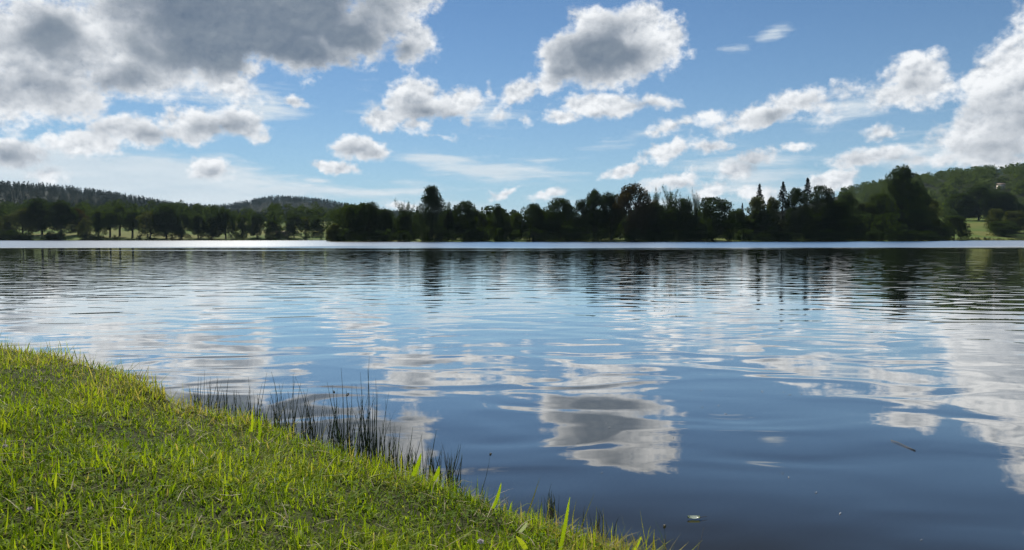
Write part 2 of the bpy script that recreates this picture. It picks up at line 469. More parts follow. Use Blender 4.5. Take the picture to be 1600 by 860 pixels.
# ------------------------------------------------------------------ trees
def leaf_material(name, dark, pale, glow):
    mt, tree, (nd, m, vm, step, mix) = material(name)
    info = nd('ShaderNodeObjectInfo')
    per_leaf = nd('ShaderNodeAttribute', attribute_name='tint').outputs['Fac']
    col = mix(m('ADD', m('MULTIPLY', per_leaf, 0.65), m('MULTIPLY', info.outputs['Random'], 0.35)), dark, pale)
    thru = mix(0.5, col, glow)
    dif = nd('ShaderNodeBsdfDiffuse', {'Color': col, 'Roughness': 0.3})
    tr = nd('ShaderNodeBsdfTranslucent', {'Color': thru})
    finish(tree, nd, nd('ShaderNodeMixShader', {0: 0.32, 1: dif.outputs[0], 2: tr.outputs[0]}).outputs[0])
    return mt


def bark_material(name, dark, pale):
    mt, tree, (nd, m, vm, step, mix) = material(name)
    pos = nd('ShaderNodeNewGeometry').outputs['Position']
    n = nd('ShaderNodeTexNoise', {'Vector': vm('MULTIPLY', pos, (9, 9, 1.5)), 'Scale': 1.0, 'Detail': 4.0}).outputs[0]
    b = nd('ShaderNodeBsdfPrincipled', {'Base Color': mix(n, dark, pale), 'Roughness': 0.9})
    finish(tree, nd, b.outputs[0])
    return mt


LEAF = {
    'dark': leaf_material('leaves_dark_green', (0.016, 0.026, 0.010, 1), (0.034, 0.050, 0.014, 1), (0.06, 0.10, 0.01, 1)),
    'mid': leaf_material('leaves_mid_green', (0.024, 0.040, 0.012, 1), (0.052, 0.074, 0.020, 1), (0.10, 0.15, 0.015, 1)),
    'olive': leaf_material('leaves_olive', (0.045, 0.056, 0.018, 1), (0.085, 0.095, 0.030, 1), (0.14, 0.16, 0.02, 1)),
    'brown': leaf_material('leaves_brownish', (0.036, 0.030, 0.014, 1), (0.066, 0.052, 0.020, 1), (0.10, 0.08, 0.015, 1)),
    'hill': leaf_material('leaves_hillside', (0.050, 0.075, 0.022, 1), (0.110, 0.145, 0.042, 1), (0.17, 0.24, 0.03, 1)),  # greener than the near leaves, and paler: distance haze put into the colour
    'needle': leaf_material('needles_dark', (0.010, 0.018, 0.010, 1), (0.022, 0.034, 0.016, 1), (0.02, 0.03, 0.008, 1)),
}
BARK = bark_material('bark_grey_brown', (0.025, 0.020, 0.015, 1), (0.07, 0.058, 0.045, 1))


def leaf_quads(centres, size, rng, tints, flat=0.0):
    """A small kite-shaped leaf spray at every centre."""
    n = len(centres)
    a = rng.normal(size=(n, 3))
    a[:, 2] *= (1 - flat)
    a /= np.linalg.norm(a, axis=1)[:, None] + 1e-9
    b = rng.normal(size=(n, 3))
    b -= (b * a).sum(1)[:, None] * a
    b /= np.linalg.norm(b, axis=1)[:, None] + 1e-9
    s = (size * rng.uniform(0.6, 1.4, n))[:, None]
    c = np.asarray(centres)
    v = np.stack([c - a * s, c + b * s * 0.55 + a * s * 0.1, c + a * s, c - b * s * 0.55 + a * s * 0.1], 1).reshape(-1, 3)
    q = np.arange(4 * n).reshape(n, 4)
    return v, q, np.repeat(tints, 4)


def crown_lobes(rng, kind):
    """Centres and radii of the foliage clumps in a tree of height 1 and half width 0.5; also the limbs."""
    lobes = []
    if kind in ('oak', 'round', 'tall', 'park', 'bush', 'cone', 'column'):
        n = {'oak': 64, 'round': 52, 'tall': 74, 'park': 52, 'bush': 44, 'cone': 56, 'column': 56}[kind]
        bot = {'oak': 0.10, 'round': 0.06, 'tall': 0.05, 'park': 0.33, 'bush': 0.02, 'cone': 0.06, 'column': 0.03}[kind]
        for _ in range(n):
            t = rng.uniform(0, 1) ** 0.9
            z = bot + (0.95 - bot) * t
            env = {'oak': math.sin(math.pi * (0.17 + 0.80 * t)) ** 0.55, 'round': math.sin(math.pi * (0.25 + 0.72 * t)) ** 0.6,
                   'tall': math.sin(math.pi * (0.42 + 0.57 * t)) ** 0.75, 'park': math.sin(math.pi * (0.16 + 0.80 * t)) ** 0.5,
                   'bush': math.sin(math.pi * (0.33 + 0.62 * t)) ** 0.6, 'cone': (1.02 - t) ** 0.75, 'column': math.sin(math.pi * (0.25 + 0.73 * t)) ** 0.45}[kind]
            a = rng.uniform(0, 2 * math.pi)
            r = (0.33 if kind == 'bush' else 0.385) * env * math.sqrt(rng.uniform(0.04, 1.0))
            rad = rng.uniform(0.075, 0.140) * (0.70 + 0.45 * env) * (1.35 if kind == 'bush' else 1.0)
            lobes.append((r * math.cos(a), r * math.sin(a), min(z, 0.97 - rad * 0.6), rad))
    return lobes


def make_tree_meshes(kind, seed, leaf, count, size):
    """(trunk mesh, crown mesh) of a tree 1 high and about 1 wide; scaled when placed."""
    rng = np.random.default_rng(seed)
    g = Geo()
    pts, tint = [], []
    if kind == 'spruce':
        g.tube([(0, 0, 0), (0.004, 0.003, 0.5), (0, 0, 0.97)], [0.035, 0.02, 0.004], 6)
        z = 0.05
        while z < 0.975:
            span = 0.50 * (1 - z) ** 0.95 + 0.006
            for k in range(7 if z < 0.8 else 5):
                a = rng.uniform(0, 2 * math.pi)
                L = span * rng.uniform(0.6, 1.12)
                m_ = max(3, int(count * 0.0016 * (0.3 + L * 4)))
                f = np.sqrt(rng.uniform(0.0, 1, m_))
                drop = 0.10 * L - 0.34 * L * f
                side = rng.normal(size=m_) * 0.10 * L * (1.1 - f)
                pts.append(np.stack([math.cos(a) * L * f - math.sin(a) * side, math.sin(a) * L * f + math.cos(a) * side, z + drop * 0.55 + rng.normal(size=m_) * 0.005], 1))
                tint.append(np.clip(0.25 + 0.6 * f + rng.normal(size=m_) * 0.12, 0, 1))
                if k < 3:
                    g.tube([(0, 0, z), (math.cos(a) * L * 0.8, math.sin(a) * L * 0.8, z - 0.1 * L)], [0.006 * (1.1 - z), 0.002], 4)
            z += 0.030 * (1.3 - z)
        flat = 0.5
    elif kind == 'airy':
        g.tube([(0, 0, 0), (0.01, 0, 0.3), (0.0, 0.01, 0.62), (0.015, 0, 0.93)], [0.035, 0.026, 0.014, 0.003], 6)
        for k in range(26):
            z0 = rng.uniform(0.10, 0.66)
            a = rng.uniform(0, 2 * math.pi)
            L = rng.uniform(0.22, 0.40) * (1.0 if z0 < 0.5 else 0.8)
            out = rng.uniform(0.06, 0.34)
            tip = np.array([math.cos(a) * out, math.sin(a) * out, min(z0 + L, rng.uniform(0.86, 1.0))])
            base = np.array([0.005, 0, z0])
            mid = base * 0.5 + tip * 0.5 + np.array([math.cos(a), math.sin(a), -0.2]) * 0.04
            g.tube([base, mid, tip], [0.010, 0.006, 0.0015], 5)
            m_ = int(count / 26 * rng.uniform(0.5, 1.5))
            f = rng.uniform(0.12, 1.02, m_)[:, None]
            c = (1 - f) ** 2 * base + 2 * f * (1 - f) * mid + f * f * tip
            pts.append(c + rng.normal(size=(m_, 3)) * np.array([0.042, 0.042, 0.035]) * (1.25 - 0.75 * f))
            tint.append(np.clip(rng.normal(0.55, 0.2, m_), 0, 1))
        flat = 0.0
    else:
        lobes = crown_lobes(rng, kind)
        clear = {'park': 0.34}.get(kind, 0.12)
        lean = rng.normal(size=2) * 0.02
        top = {'bush': 0.4}.get(kind, 0.78)
        rt = 0.045 if kind == 'park' else 0.034
        g.tube([(0, 0, -0.01), (lean[0] * 0.4, lean[1] * 0.4, clear), (lean[0], lean[1], 0.5 * (clear + top)), (lean[0] * 1.5, lean[1] * 1.5, top)],
               [rt * 1.25, rt, rt * 0.6, 0.005], 7)
        for (x, y, z, r) in sorted(lobes, key=lambda q: -q[3])[:9]:
            zb = min(max(clear, z - 0.75 * math.hypot(x, y) - 0.08), top)
            g.tube([(lean[0], lean[1], zb), (x * 0.5, y * 0.5, zb + 0.45 * (z - zb)), (x, y, z)], [0.013, 0.009, 0.003], 5)
        w = np.array([l[3] ** 2 for l in lobes])
        w /= w.sum()
        for (x, y, z, r), wi in zip(lobes, w):
            m_ = int(count * wi)
            dirs = rng.normal(size=(m_, 3))
            dirs /= np.linalg.norm(dirs, axis=1)[:, None]
            rr = r * (rng.uniform(0.35, 1.0, m_) ** 0.5)
            rr = np.where(rng.uniform(size=m_) < 0.12, rr * rng.uniform(1.0, 1.45, m_), rr)     # stray sprigs
            p = dirs * rr[:, None] * np.array([1, 1, 0.85]) + np.array([x, y, z])
            pts.append(p)
            tint.append(np.clip(rng.uniform(0.2, 0.7) + rng.normal(size=m_) * 0.15, 0, 1))
        flat = 0.0
    c = np.concatenate(pts)
    c[:, 2] = np.maximum(c[:, 2], 0.012)
    v, q, tn = leaf_quads(c, size, rng, np.concatenate(tint), flat)
    return g.mesh('trunk', BARK), mesh_from('crown', v, [q], LEAF[leaf], {'tint': tn})


VARIANTS = {}


def variant(kind, leaf, k):
    key = (kind, leaf, k)
    if key not in VARIANTS:
        count, size = {'oak': (12000, 0.0165), 'round': (9000, 0.0185), 'tall': (15000, 0.0155), 'park': (9000, 0.0170), 'bush': (6500, 0.025), 'cone': (9000, 0.0150),
                       'column': (7500, 0.018), 'airy': (3600, 0.0125), 'spruce': (10000, 0.0140)}[kind]
        VARIANTS[key] = make_tree_meshes(kind, 100 + 17 * k + sum(map(ord, kind)), leaf, count, size)
    return VARIANTS[key]


SPECIES = {'oak': 'broadleaf_tree', 'round': 'broadleaf_tree', 'tall': 'broadleaf_tree', 'park': 'parkland_tree', 'bush': 'bush', 'cone': 'broadleaf_tree',
           'column': 'broadleaf_tree', 'airy': 'willow_tree', 'spruce': 'spruce_tree'}
TREE_RNG = random.Random(5)


def plant_tree(px, top, half, dist, kind, leaf, label, group, sink=0.0):
    p = at(px, top, dist)
    z0 = max(float(land(np.array([p[0]]), np.array([p[1]]))[0]), 0.05) - 0.15 - sink
    h = p[2] - z0
    wide = (2.55 if kind != 'spruce' else 3.7) * half / F_PX * dist
    t = bpy.data.objects.new(SPECIES[kind], None)
    COL.objects.link(t)
    t.empty_display_size = 0.5
    t.location = (p[0], p[1], z0)
    t.rotation_euler = (0, 0, TREE_RNG.uniform(0, 6.28))
    tag(t, label, 'bush' if kind == 'bush' else 'tree', group)
    mk, mc = variant(kind, leaf, TREE_RNG.randrange(3 if kind in ('oak', 'round') else 2))
    s = (wide, wide * TREE_RNG.uniform(0.9, 1.1), h * 1.03)
    obj('trunk' if kind != 'bush' else 'stem', mk, t, scale=(min(wide, h * 0.75),) * 2 + (h,))
    obj('crown', mc, t, scale=s)
    return t


WOOD = 'trees of the wood on the far shore'
LEFT = 'trees along the far meadow shore'
RIGHT = 'trees and bushes on the far slope'
HEADLAND = [
    (522, 350, 12, 239, 'bush', 'olive', 'low olive bush at the very tip of the wooded far headland'),
    (546, 320, 28, 247, 'oak', 'mid', 'broad round tree standing first behind the olive bush at the headland tip'),
    (576, 317, 24, 243, 'oak', 'dark', 'dark round tree second from the open end of the headland wood'),
    (602, 328, 19, 246, 'round', 'dark', 'low dark tree pressed between a round tree and the spiky willow'),
    (631, 308, 19, 246, 'airy', 'mid', 'spiky upright willow with bare-looking twigs between low tree and grassy gap'),
    (632, 335, 18, 243, 'round', 'dark', 'dense low tree under the spiky willow beside the grassy gap'),
    (654, 335, 12, 268, 'round', 'mid', 'small tree at the back of the bright grassy gap in the wood'),
    (674, 292, 25, 240, 'tall', 'dark', 'tall dense egg-shaped tree rising beside the bright grassy gap'),
    (699, 313, 14, 248, 'airy', 'mid', 'thin feathery tree leaning on the tall egg-shaped tree'),
    (700, 328, 14, 245, 'round', 'dark', 'squat dark tree at the foot of the feathery tree'),
    (727, 315, 23, 244, 'oak', 'dark', 'rounded tree with a notched top after the feathery tree'),
    (752, 333, 12, 250, 'round', 'mid', 'low filler tree in the dip before the peaked tree'),
    (778, 319, 20, 242, 'cone', 'dark', 'lone peaked tree with low trees on both sides'),
    (807, 333, 15, 245, 'round', 'mid', 'low tree in the dip after the peaked tree'),
    (833, 319, 21, 247, 'oak', 'dark', 'ragged tree climbing from the dip towards the high middle of the wood'),
    (874, 310, 26, 243, 'oak', 'dark', 'broad round-topped tree just before the high middle of the wood'),
    (907, 313, 15, 247, 'round', 'dark', 'narrow dark tree beside the broad round-topped tree'),
    (931, 297, 19, 246, 'oak', 'dark', 'see-through tree with sky showing between its limbs'),
    (955, 302, 22, 249, 'oak', 'dark', 'lumpy tree between the see-through tree and the high dome'),
    (992, 289, 31, 244, 'oak', 'brown', 'highest round brownish dome in the middle of the wood'),
    (1026, 289, 11, 251, 'airy', 'mid', 'wispy willow directly beside the highest brownish dome'),
    (1047, 286, 17, 250, 'airy', 'mid', 'widest and tallest of the wispy willows behind the wood'),
    (1072, 298, 14, 253, 'airy', 'mid', 'lower wispy willow next to the tallest one'),
    (1087, 291, 8, 255, 'airy', 'dark', 'thin single spire of twigs at the end of the wispy willows'),
    (1020, 318, 26, 245, 'round', 'dark', 'dark leafy tree filling the wood under the wispy willows'),
    (1062, 312, 26, 246, 'round', 'dark', 'dark leafy tree below the tallest wispy willow'),
    (1114, 309, 29, 241, 'oak', 'dark', 'smooth broad dark dome sloping down to the low gap'),
    (1150, 327, 18, 256, 'round', 'mid', 'low green tree in the gap before the lone spruce'),
    (1160, 318, 7, 262, 'spruce', 'needle', 'very small spruce top poking over the low gap'),
    (1187, 288, 13, 268, 'spruce', 'needle', 'lone pointed spruce standing clear above a yellow-green tree'),
    (1184, 309, 21, 256, 'round', 'olive', 'yellow-green tree in front of the lone pointed spruce'),
    (1208, 309, 13, 258, 'round', 'olive', 'pale green tree between the lone spruce and the pair of spruces'),
    (1224, 285, 16, 262, 'spruce', 'needle', 'first dark spruce of the pair in the black mass of trees'),
    (1245, 295, 19, 258, 'oak', 'dark', 'black tree between the two spruces of the pair'),
    (1262, 279, 16, 266, 'spruce', 'needle', 'higher second spruce of the pair in the black mass'),
    (1284, 291, 23, 260, 'oak', 'dark', 'black ragged tree just past the higher spruce'),
    (1308, 312, 26, 262, 'oak', 'dark', 'black lower tree where the dark mass slopes to the shore'),
    (1330, 338, 22, 272, 'round', 'dark', 'small black tree at the foot of the sloping dark mass'),
]
for a in HEADLAND:
    plant_tree(*a, WOOD)
SLOPE = [
    (1322, 300, 20, 318, 'oak', 'mid', 'mid green tree behind the end of the black mass'),
    (1352, 318, 20, 312, 'round', 'olive', 'pale olive tree in the hollow before the big crown'),
    (1376, 303, 24, 312, 'oak', 'mid', 'round shoulder tree half in front of the big crown'),
    (1410, 261, 38, 322, 'tall', 'mid', 'biggest crown of all rising far above its neighbours below the hill'),
    (1436, 288, 18, 330, 'oak', 'mid', 'tree hugging the shaded flank of the biggest crown'),
    (1398, 330, 30, 308, 'round', 'dark', 'dark tree at the foot of the biggest crown by the water'),
    (1457, 311, 14, 334, 'column', 'olive', 'slim tree on its own after the biggest crown'),
    (1466, 342, 18, 334, 'bush', 'mid', 'shrubby green bush at the foot of the slim tree'),
    (1491, 338, 23, 345, 'bush', 'dark', 'large dark rounded bush by the water before the meadow'),
    (1500, 303, 22, 545, 'oak', 'mid', 'green oak at the edge of the clump above the far slope meadow'),
    (1531, 292, 27, 540, 'oak', 'dark', 'darkest round oak in the clump above the far slope meadow'),
    (1563, 300, 24, 538, 'oak', 'dark', 'dark oak at the downhill end of the clump above the meadow'),
    (1590, 318, 20, 545, 'oak', 'dark', 'dark tree behind the pale bushes at the picture edge'),
    (1556, 327, 15, 432, 'bush', 'olive', 'tall pale olive bush standing up behind the rounded waterside bush'),
    (1586, 330, 19, 436, 'bush', 'olive', 'wide pale olive bush at the very edge of the picture'),
    (1567, 346, 21, 416, 'bush', 'mid', 'rounded green bush nearest the water below the pale bushes'),
    (1398, 352, 26, 300, 'bush', 'dark', 'dark waterside bush under the biggest crown'),
    (1352, 346, 22, 292, 'bush', 'dark', 'dark waterside bush where the black mass ends'),
    (1436, 350, 24, 318, 'bush', 'dark', 'dark waterside bush between the biggest crown and the slim tree'),
]
for a in SLOPE:
    plant_tree(*a, RIGHT)
MEADOW_SIDE = [
    (8, 336, 13, 402, 'bush', 'olive', 'olive bush at the outer end of the meadow shore'),
    (34, 326, 17, 404, 'oak', 'olive', 'olive green tree beside the outermost bush on the meadow shore'),
    (64, 311, 22, 412, 'oak', 'dark', 'tallest dark tree of the meadow shore, next to the olive tree'),
    (94, 314, 22, 407, 'oak', 'dark', 'dark tree close beside the tallest tree of the meadow shore'),
    (121, 326, 14, 416, 'oak', 'brown', 'brown-tinged tree behind the pale egg-shaped one'),
    (133, 341, 11, 393, 'column', 'olive', 'pale egg-shaped small tree reaching down to the water'),
    (153, 329, 15, 407, 'oak', 'mid', 'green tree between the pale egg-shaped tree and the first bare trunk'),
    (171, 331, 11, 404, 'park', 'mid', 'tree on a short bent trunk where the lit meadow begins'),
    (186, 322, 12, 410, 'park', 'mid', 'slender tree on a straight thin trunk in the lit meadow'),
    (206, 331, 15, 403, 'park', 'dark', 'round dark tree on a visible trunk in the lit meadow'),
    (234, 330, 21, 400, 'oak', 'olive', 'spreading olive tree at the edge of its own shadow on the meadow'),
    (259, 320, 21, 398, 'oak', 'dark', 'densest dark tree in the middle of the meadow shore'),
    (283, 333, 15, 399, 'oak', 'dark', 'dark tree joined to the densest one on the meadow shore'),
    (309, 335, 15, 405, 'oak', 'mid', 'greyish tree above the second patch of lit meadow'),
    (330, 337, 14, 403, 'oak', 'dark', 'narrow low-branched tree in the second patch of meadow'),
    (352, 328, 19, 404, 'oak', 'dark', 'tree with a peaked crown in the second patch of meadow'),
    (378, 337, 14, 408, 'round', 'mid', 'tree just past the peaked crown on the meadow shore'),
    (401, 334, 13, 412, 'oak', 'dark', 'narrow dark tree near the small hut'),
    (426, 345, 15, 409, 'round', 'dark', 'round dark tree standing right beside the small hut'),
    (459, 335, 15, 411, 'oak', 'dark', 'upright dark tree on the other side of the small hut'),
    (476, 341, 9, 424, 'round', 'olive', 'small pale olive tree beyond the hut'),
    (495, 341, 13, 425, 'round', 'dark', 'last dark tree of the meadow shore before the headland'),
]
for a in MEADOW_SIDE:
    plant_tree(*a, LEFT)


# ------------------------------------------------------------------ woods that read as one mass
def meets_ground(px, py, d0, d1):
    """Distance at which the line of sight through a pixel meets the ground."""
    for dist in np.arange(d0, d1, 4.0):
        p = at(px, py, dist)
        if float(land(np.array([p[0]]), np.array([p[1]]))[0]) >= p[2]:
            return float(dist)
    return float(d1)


HOUSE_AT = meets_ground(1564, 296, 560, 900)
HX, HY = at(1564, 296, HOUSE_AT)[:2]


def clear_of_house(x, y):
    """The house stands in a clearing open towards the lake."""
    ux, uy = HX / math.hypot(HX, HY), HY / math.hypot(HX, HY)
    along, across = x * ux + y * uy - math.hypot(HX, HY), np.abs(x * uy - y * ux)
    return ~((across < 5.5) & (along > -60) & (along < 7))


def wood_mass(name, spots, kind, leaf, count, size, label=None):
    """spots: rows of x, y, z, height, width. All trees joined into one mesh."""
    rng = np.random.default_rng(len(spots) + len(name))
    protos = []
    for k in range(4):
        pts, tint = [], []
        if kind == 'spruce':
            f = rng.uniform(0, 1, count)
            a = rng.uniform(0, 2 * math.pi, count)
            r = (1 - f) ** 0.9 * 0.5 * rng.uniform(0.45, 1.1, count) + 0.01
            c = np.stack([r * np.cos(a), r * np.sin(a), 0.06 + 0.93 * f], 1)
            tn = np.clip(0.2 + r, 0, 1)
        else:
            ls = crown_lobes(rng, kind)
            w = np.array([l[3] ** 2 for l in ls])
            idx = rng.choice(len(ls), count, p=w / w.sum())
            L = np.array(ls)[idx]
            dirs = rng.normal(size=(count, 3))
            dirs /= np.linalg.norm(dirs, axis=1)[:, None]
            c = L[:, :3] + dirs * (L[:, 3:4] * 1.1) * np.sqrt(rng.uniform(0.3, 1, (count, 1)))
            tn = np.clip(0.45 + rng.normal(size=count) * 0.2, 0, 1)
        protos.append(leaf_quads(c, size, rng, tn, 0.3 if kind == 'spruce' else 0))
    vs, ts = [], []
    ang = rng.uniform(0, 6.28, len(spots))
    pick = rng.integers(0, 4, len(spots))
    shade = rng.uniform(-0.45, 0.55, len(spots))
    for (x, y, z, h, w_), a, k, sh in zip(spots, ang, pick, shade):
        v, q, tn = protos[k]
        ca, sa = math.cos(a) * w_, math.sin(a) * w_
        vs.append(np.stack([v[:, 0] * ca - v[:, 1] * sa + x, v[:, 0] * sa + v[:, 1] * ca + y, v[:, 2] * h + z], 1))
        ts.append(np.clip(tn + sh, 0, 1))
    v = np.concatenate(vs)
    o = obj(name, mesh_from(name, v, [np.arange(len(v)).reshape(-1, 4)], LEAF[leaf], {'tint': np.concatenate(ts)}))
    o['kind'] = 'stuff'
    if label:
        o['label'] = label
    return o


def scatter(n, x0, x1, y0, y1, h, w, keep, seed):
    r = np.random.default_rng(seed)
    x, y = r.uniform(x0, x1, n), r.uniform(y0, y1, n)
    ok = keep(x, y) & (np.abs(x) < y * 0.80 + 25)
    x, y = x[ok], y[ok]
    z = land(x, y) - 0.4
    hh = r.uniform(h[0], h[1], len(x))
    return np.stack([x, y, z, hh, hh * r.uniform(w[0], w[1], len(x))], 1)


wood_mass('conifer_forest', scatter(10500, -1700, -150, 760, 1720, (11, 17), (0.5, 0.7), lambda x, y: (x < -0.40 * y) | ((x < -0.2 * y) & (y < 1200)), 1), 'spruce', 'needle', 40, 0.108,
          'spruce plantation covering the far hill on the meadow side')
wood_mass('ridge_forest', scatter(5600, -1400, 100, 1850, 2420, (12, 18), (0.55, 0.75), lambda x, y: x > -0.48 * y, 2), 'spruce', 'needle', 36, 0.110,
          'dark forest on the rounded hill farthest away')
wood_mass('meadow_wood', scatter(1100, -600, -60, 450, 900, (9, 16), (0.75, 1.0), lambda x, y: ((x < -0.43 * y) | ((x < -0.2 * y) & (y < 560))) & (shore_distance(x, y) > 55), 3), 'round', 'mid', 200, 0.066,
          'broadleaf wood behind the meadow trees')
wood_mass('hillside_wood', scatter(2000, 130, 860, 470, 1050, (8, 14), (1.0, 1.5), lambda x, y: clear_of_house(x, y) & (x > 0.445 * y) & ((y > 560) | (x < 0.48 * y)), 4), 'oak', 'hill', 230, 0.061,
          'broadleaf wood covering the hill behind the biggest crown')
wood_mass('inner_wood', np.concatenate([scatter(210, -56, 150, 247, 330, (8, 12.5), (0.8, 1.1), lambda x, y: (shore_distance(x, y) > 7) & ((x < -0.134 * y) | (x > -0.105 * y)), 5)]), 'round', 'dark', 380, 0.052,
          'dim inside of the far wood behind its front trees')


def bank_growth():
    r = np.random.default_rng(8)
    rows = []
    for (ax, ay), (bx, by) in zip(FAR[:-1], FAR[1:]):
        L = math.hypot(bx - ax, by - ay)
        if max(abs(ax), abs(bx)) > 520 or ay > 410:
            continue
        nx, ny = (by - ay) / L, -(bx - ax) / L
        for k in range(int(L / (1.5 if bx > -300 else 1.0))):
            t = r.uniform()
            inl = r.uniform(0.2, 2.2)
            x, y = ax + t * (bx - ax) + nx * inl, ay + t * (by - ay) + ny * inl
            if shore_distance(np.array([x]), np.array([y]))[0] < 0:
                x, y = x - 2 * nx * inl, y - 2 * ny * inl
            u = x / y
            wood = -0.252 < u < 0.57
            gap = -0.137 < u < -0.108
            h = r.uniform(1.6, 4.5) if wood and not gap else r.uniform(0.5, 1.7)
            if x < -70:
                h = r.uniform(2.0, 6.0) if u < -0.555 else (r.uniform(0.4, 3.6) if r.uniform() < 0.45 else 0.4)
            rows.append((x, y, 0.0, h, h * r.uniform(1.0, 1.8)))
    return np.array(rows)


wood_mass('bank_undergrowth', bank_growth(), 'bush', 'dark', 130, 0.09, 'low scrub lining the far bank at the water')


# ------------------------------------------------------------------ small buildings and buoys far off
def plain(name, a, b, rough=0.8, scale=3.0):
    mt, tree, (nd, m, vm, step, mix) = material(name)
    pos = nd('ShaderNodeNewGeometry').outputs['Position']
    n = nd('ShaderNodeTexNoise', {'Vector': pos, 'Scale': scale, 'Detail': 4.0}).outputs[0]
    finish(tree, nd, nd('ShaderNodeBsdfPrincipled', {'Base Color': mix(n, a, b), 'Roughness': rough}).outputs[0])
    return mt


CREAM = plain('cream_render', (0.55, 0.50, 0.40, 1), (0.68, 0.62, 0.52, 1))
TILE = plain('roof_tile', (0.16, 0.11, 0.085, 1), (0.24, 0.18, 0.14, 1))
BOARD = plain('weathered_boards', (0.15, 0.10, 0.07, 1), (0.24, 0.18, 0.13, 1))
DARKWOOD = plain('dark_opening', (0.02, 0.02, 0.02, 1), (0.04, 0.035, 0.03, 1))
WHITE = plain('white_plastic', (0.75, 0.75, 0.72, 1), (0.82, 0.82, 0.80, 1), 0.4)


def building(name, px, py_base, dist, w, d, h, roof_h, wall_mat, roof_mat, label, cat, turn=0.0, lift=0.0):
    p = at(px, py_base, dist)
    z = float(land(np.array([p[0]]), np.array([p[1]]))[0]) + lift
    t = bpy.data.objects.new(name, None)
    COL.objects.link(t)
    t.location, t.rotation_euler = (p[0], p[1], z), (0, 0, turn)
    tag(t, label, cat)
    g = Geo()
    g.box((-w / 2, -d / 2, -1.5 - lift), (w / 2, d / 2, h))
    obj('wall', g.mesh('wall', wall_mat), t)
    g = Geo()
    e = 0.35
    x0, x1, y0, y1 = -w / 2 - e, w / 2 + e, -d / 2 - e, d / 2 + e
    zb = h + 0.003
    g.add([(x0, y0, zb), (x1, y0, zb), (x1, y1, zb), (x0, y1, zb), (x0, 0, zb + roof_h), (x1, 0, zb + roof_h),
           (x0, y0, zb + 0.18), (x1, y0, zb + 0.18), (x1, y1, zb + 0.18), (x0, y1, zb + 0.18), (x0, 0, zb + roof_h + 0.18), (x1, 0, zb + roof_h + 0.18)],
          [(0, 1, 2, 3), (6, 10, 11, 7), (9, 8, 11, 10), (0, 6, 7, 1), (2, 8, 9, 3)], [(1, 7, 11), (1, 11, 2), (2, 11, 8), (0, 10, 6), (0, 3, 10), (3, 9, 10)])
    obj('roof', g.mesh('roof', roof_mat), t)
    g = Geo()
    g.box((-0.45, -d / 2 - 0.06, 0.0), (0.45, -d / 2 - 0.003, min(2.0, h - 0.2)))
    obj('door', g.mesh('door', DARKWOOD), t, (w * 0.22, 0, 0))
    g = Geo()
    g.box((-0.55, -d / 2 - 0.05, 0.9), (0.55, -d / 2 - 0.003, min(2.0, h - 0.25)))
    wm = g.mesh('window', DARKWOOD)
    for x in (-w * 0.32, -w * 0.06):
        obj('window', wm, t, (x, 0, 0))
    return t


building('hut', 440, 371, 414, 5.2, 4.0, 2.3, 1.0, BOARD, TILE, 'small brown boarded hut on the far meadow between two dark trees', 'hut')
building('house', 1564, 296, HOUSE_AT, 6.5, 6.0, 3.6, 1.4, CREAM, TILE, 'cream house half hidden in the wood on the far hillside', 'house', -0.35, 0.3)


def build_buoys():
    g = Geo()
    g.tube([(0, 0, -0.12), (0, 0, -0.02), (0, 0, 0.12), (0, 0, 0.26), (0, 0, 0.32)], [0.06, 0.24, 0.28, 0.2, 0.05], 10)
    me = g.mesh('buoy', WHITE, True)
    first = None
    for k, px in enumerate((448, 468, 474, 481, 490, 494, 499, 503)):
        p = at(px, 375.0, 384)
        o = bpy.data.objects.new('buoy', me) if first is None else first.copy()
        first = first or o
        COL.objects.link(o)
        o.location = (p[0], p[1], 0.0)
        tag(o, 'one of the small white buoys floating in a line off the far beach', 'buoy', 'white buoys in a line off the far beach')


build_buoys()


# ------------------------------------------------------------------ the grassy bank in front
def blade_material(name, ramp, thru=0.55, rough=0.55, spec=0.08):
    mt, tree, (nd, m, vm, step, mix) = material(name)
    t = nd('ShaderNodeAttribute', attribute_name='tint').outputs['Fac']
    r = nd('ShaderNodeValToRGB', {0: t})
    els = r.color_ramp.elements
    while len(els) < len(ramp):
        els.new(0.5)
    for e, (p, c) in zip(els, ramp):
        e.position, e.color = p, c
    col = r.outputs[0]
    b = nd('ShaderNodeBsdfPrincipled', {'Base Color': col, 'Roughness': rough})
    b.inputs['Specular IOR Level'].default_value = spec
    tr = nd('ShaderNodeBsdfTranslucent', {'Color': vm('MULTIPLY', col, (1.25, 1.25, 0.55))})
    finish(tree, nd, nd('ShaderNodeMixShader', {0: thru, 1: b.outputs[0], 2: tr.outputs[0]}).outputs[0])
    return mt


GRASS = blade_material('grass_blades', [(0.0, (0.050, 0.100, 0.007, 1)), (0.35, (0.175, 0.265, 0.012, 1)), (0.65, (0.315, 0.390, 0.020, 1)),
                                        (0.82, (0.300, 0.290, 0.060, 1)), (1.0, (0.42, 0.34, 0.18, 1))])
CLOVER = blade_material('clover_leaflets', [(0.0, (0.07, 0.14, 0.014, 1)), (1.0, (0.20, 0.30, 0.03, 1))], 0.45, 0.7, 0.08)
RUSH = blade_material('rush_stems', [(0.0, (0.022, 0.038, 0.014, 1)), (0.5, (0.060, 0.090, 0.028, 1)), (0.8, (0.09, 0.078, 0.042, 1)), (1.0, (0.20, 0.16, 0.10, 1))], 0.12, 0.4, 0.4)
STRAW = blade_material('dry_straw', [(0.0, (0.20, 0.15, 0.07, 1)), (1.0, (0.52, 0.45, 0.27, 1))], 0.25, 0.6, 0.2)
FLOWER = plain('clover_flower', (0.55, 0.40, 0.42, 1), (0.75, 0.68, 0.66, 1), 0.7, 60)
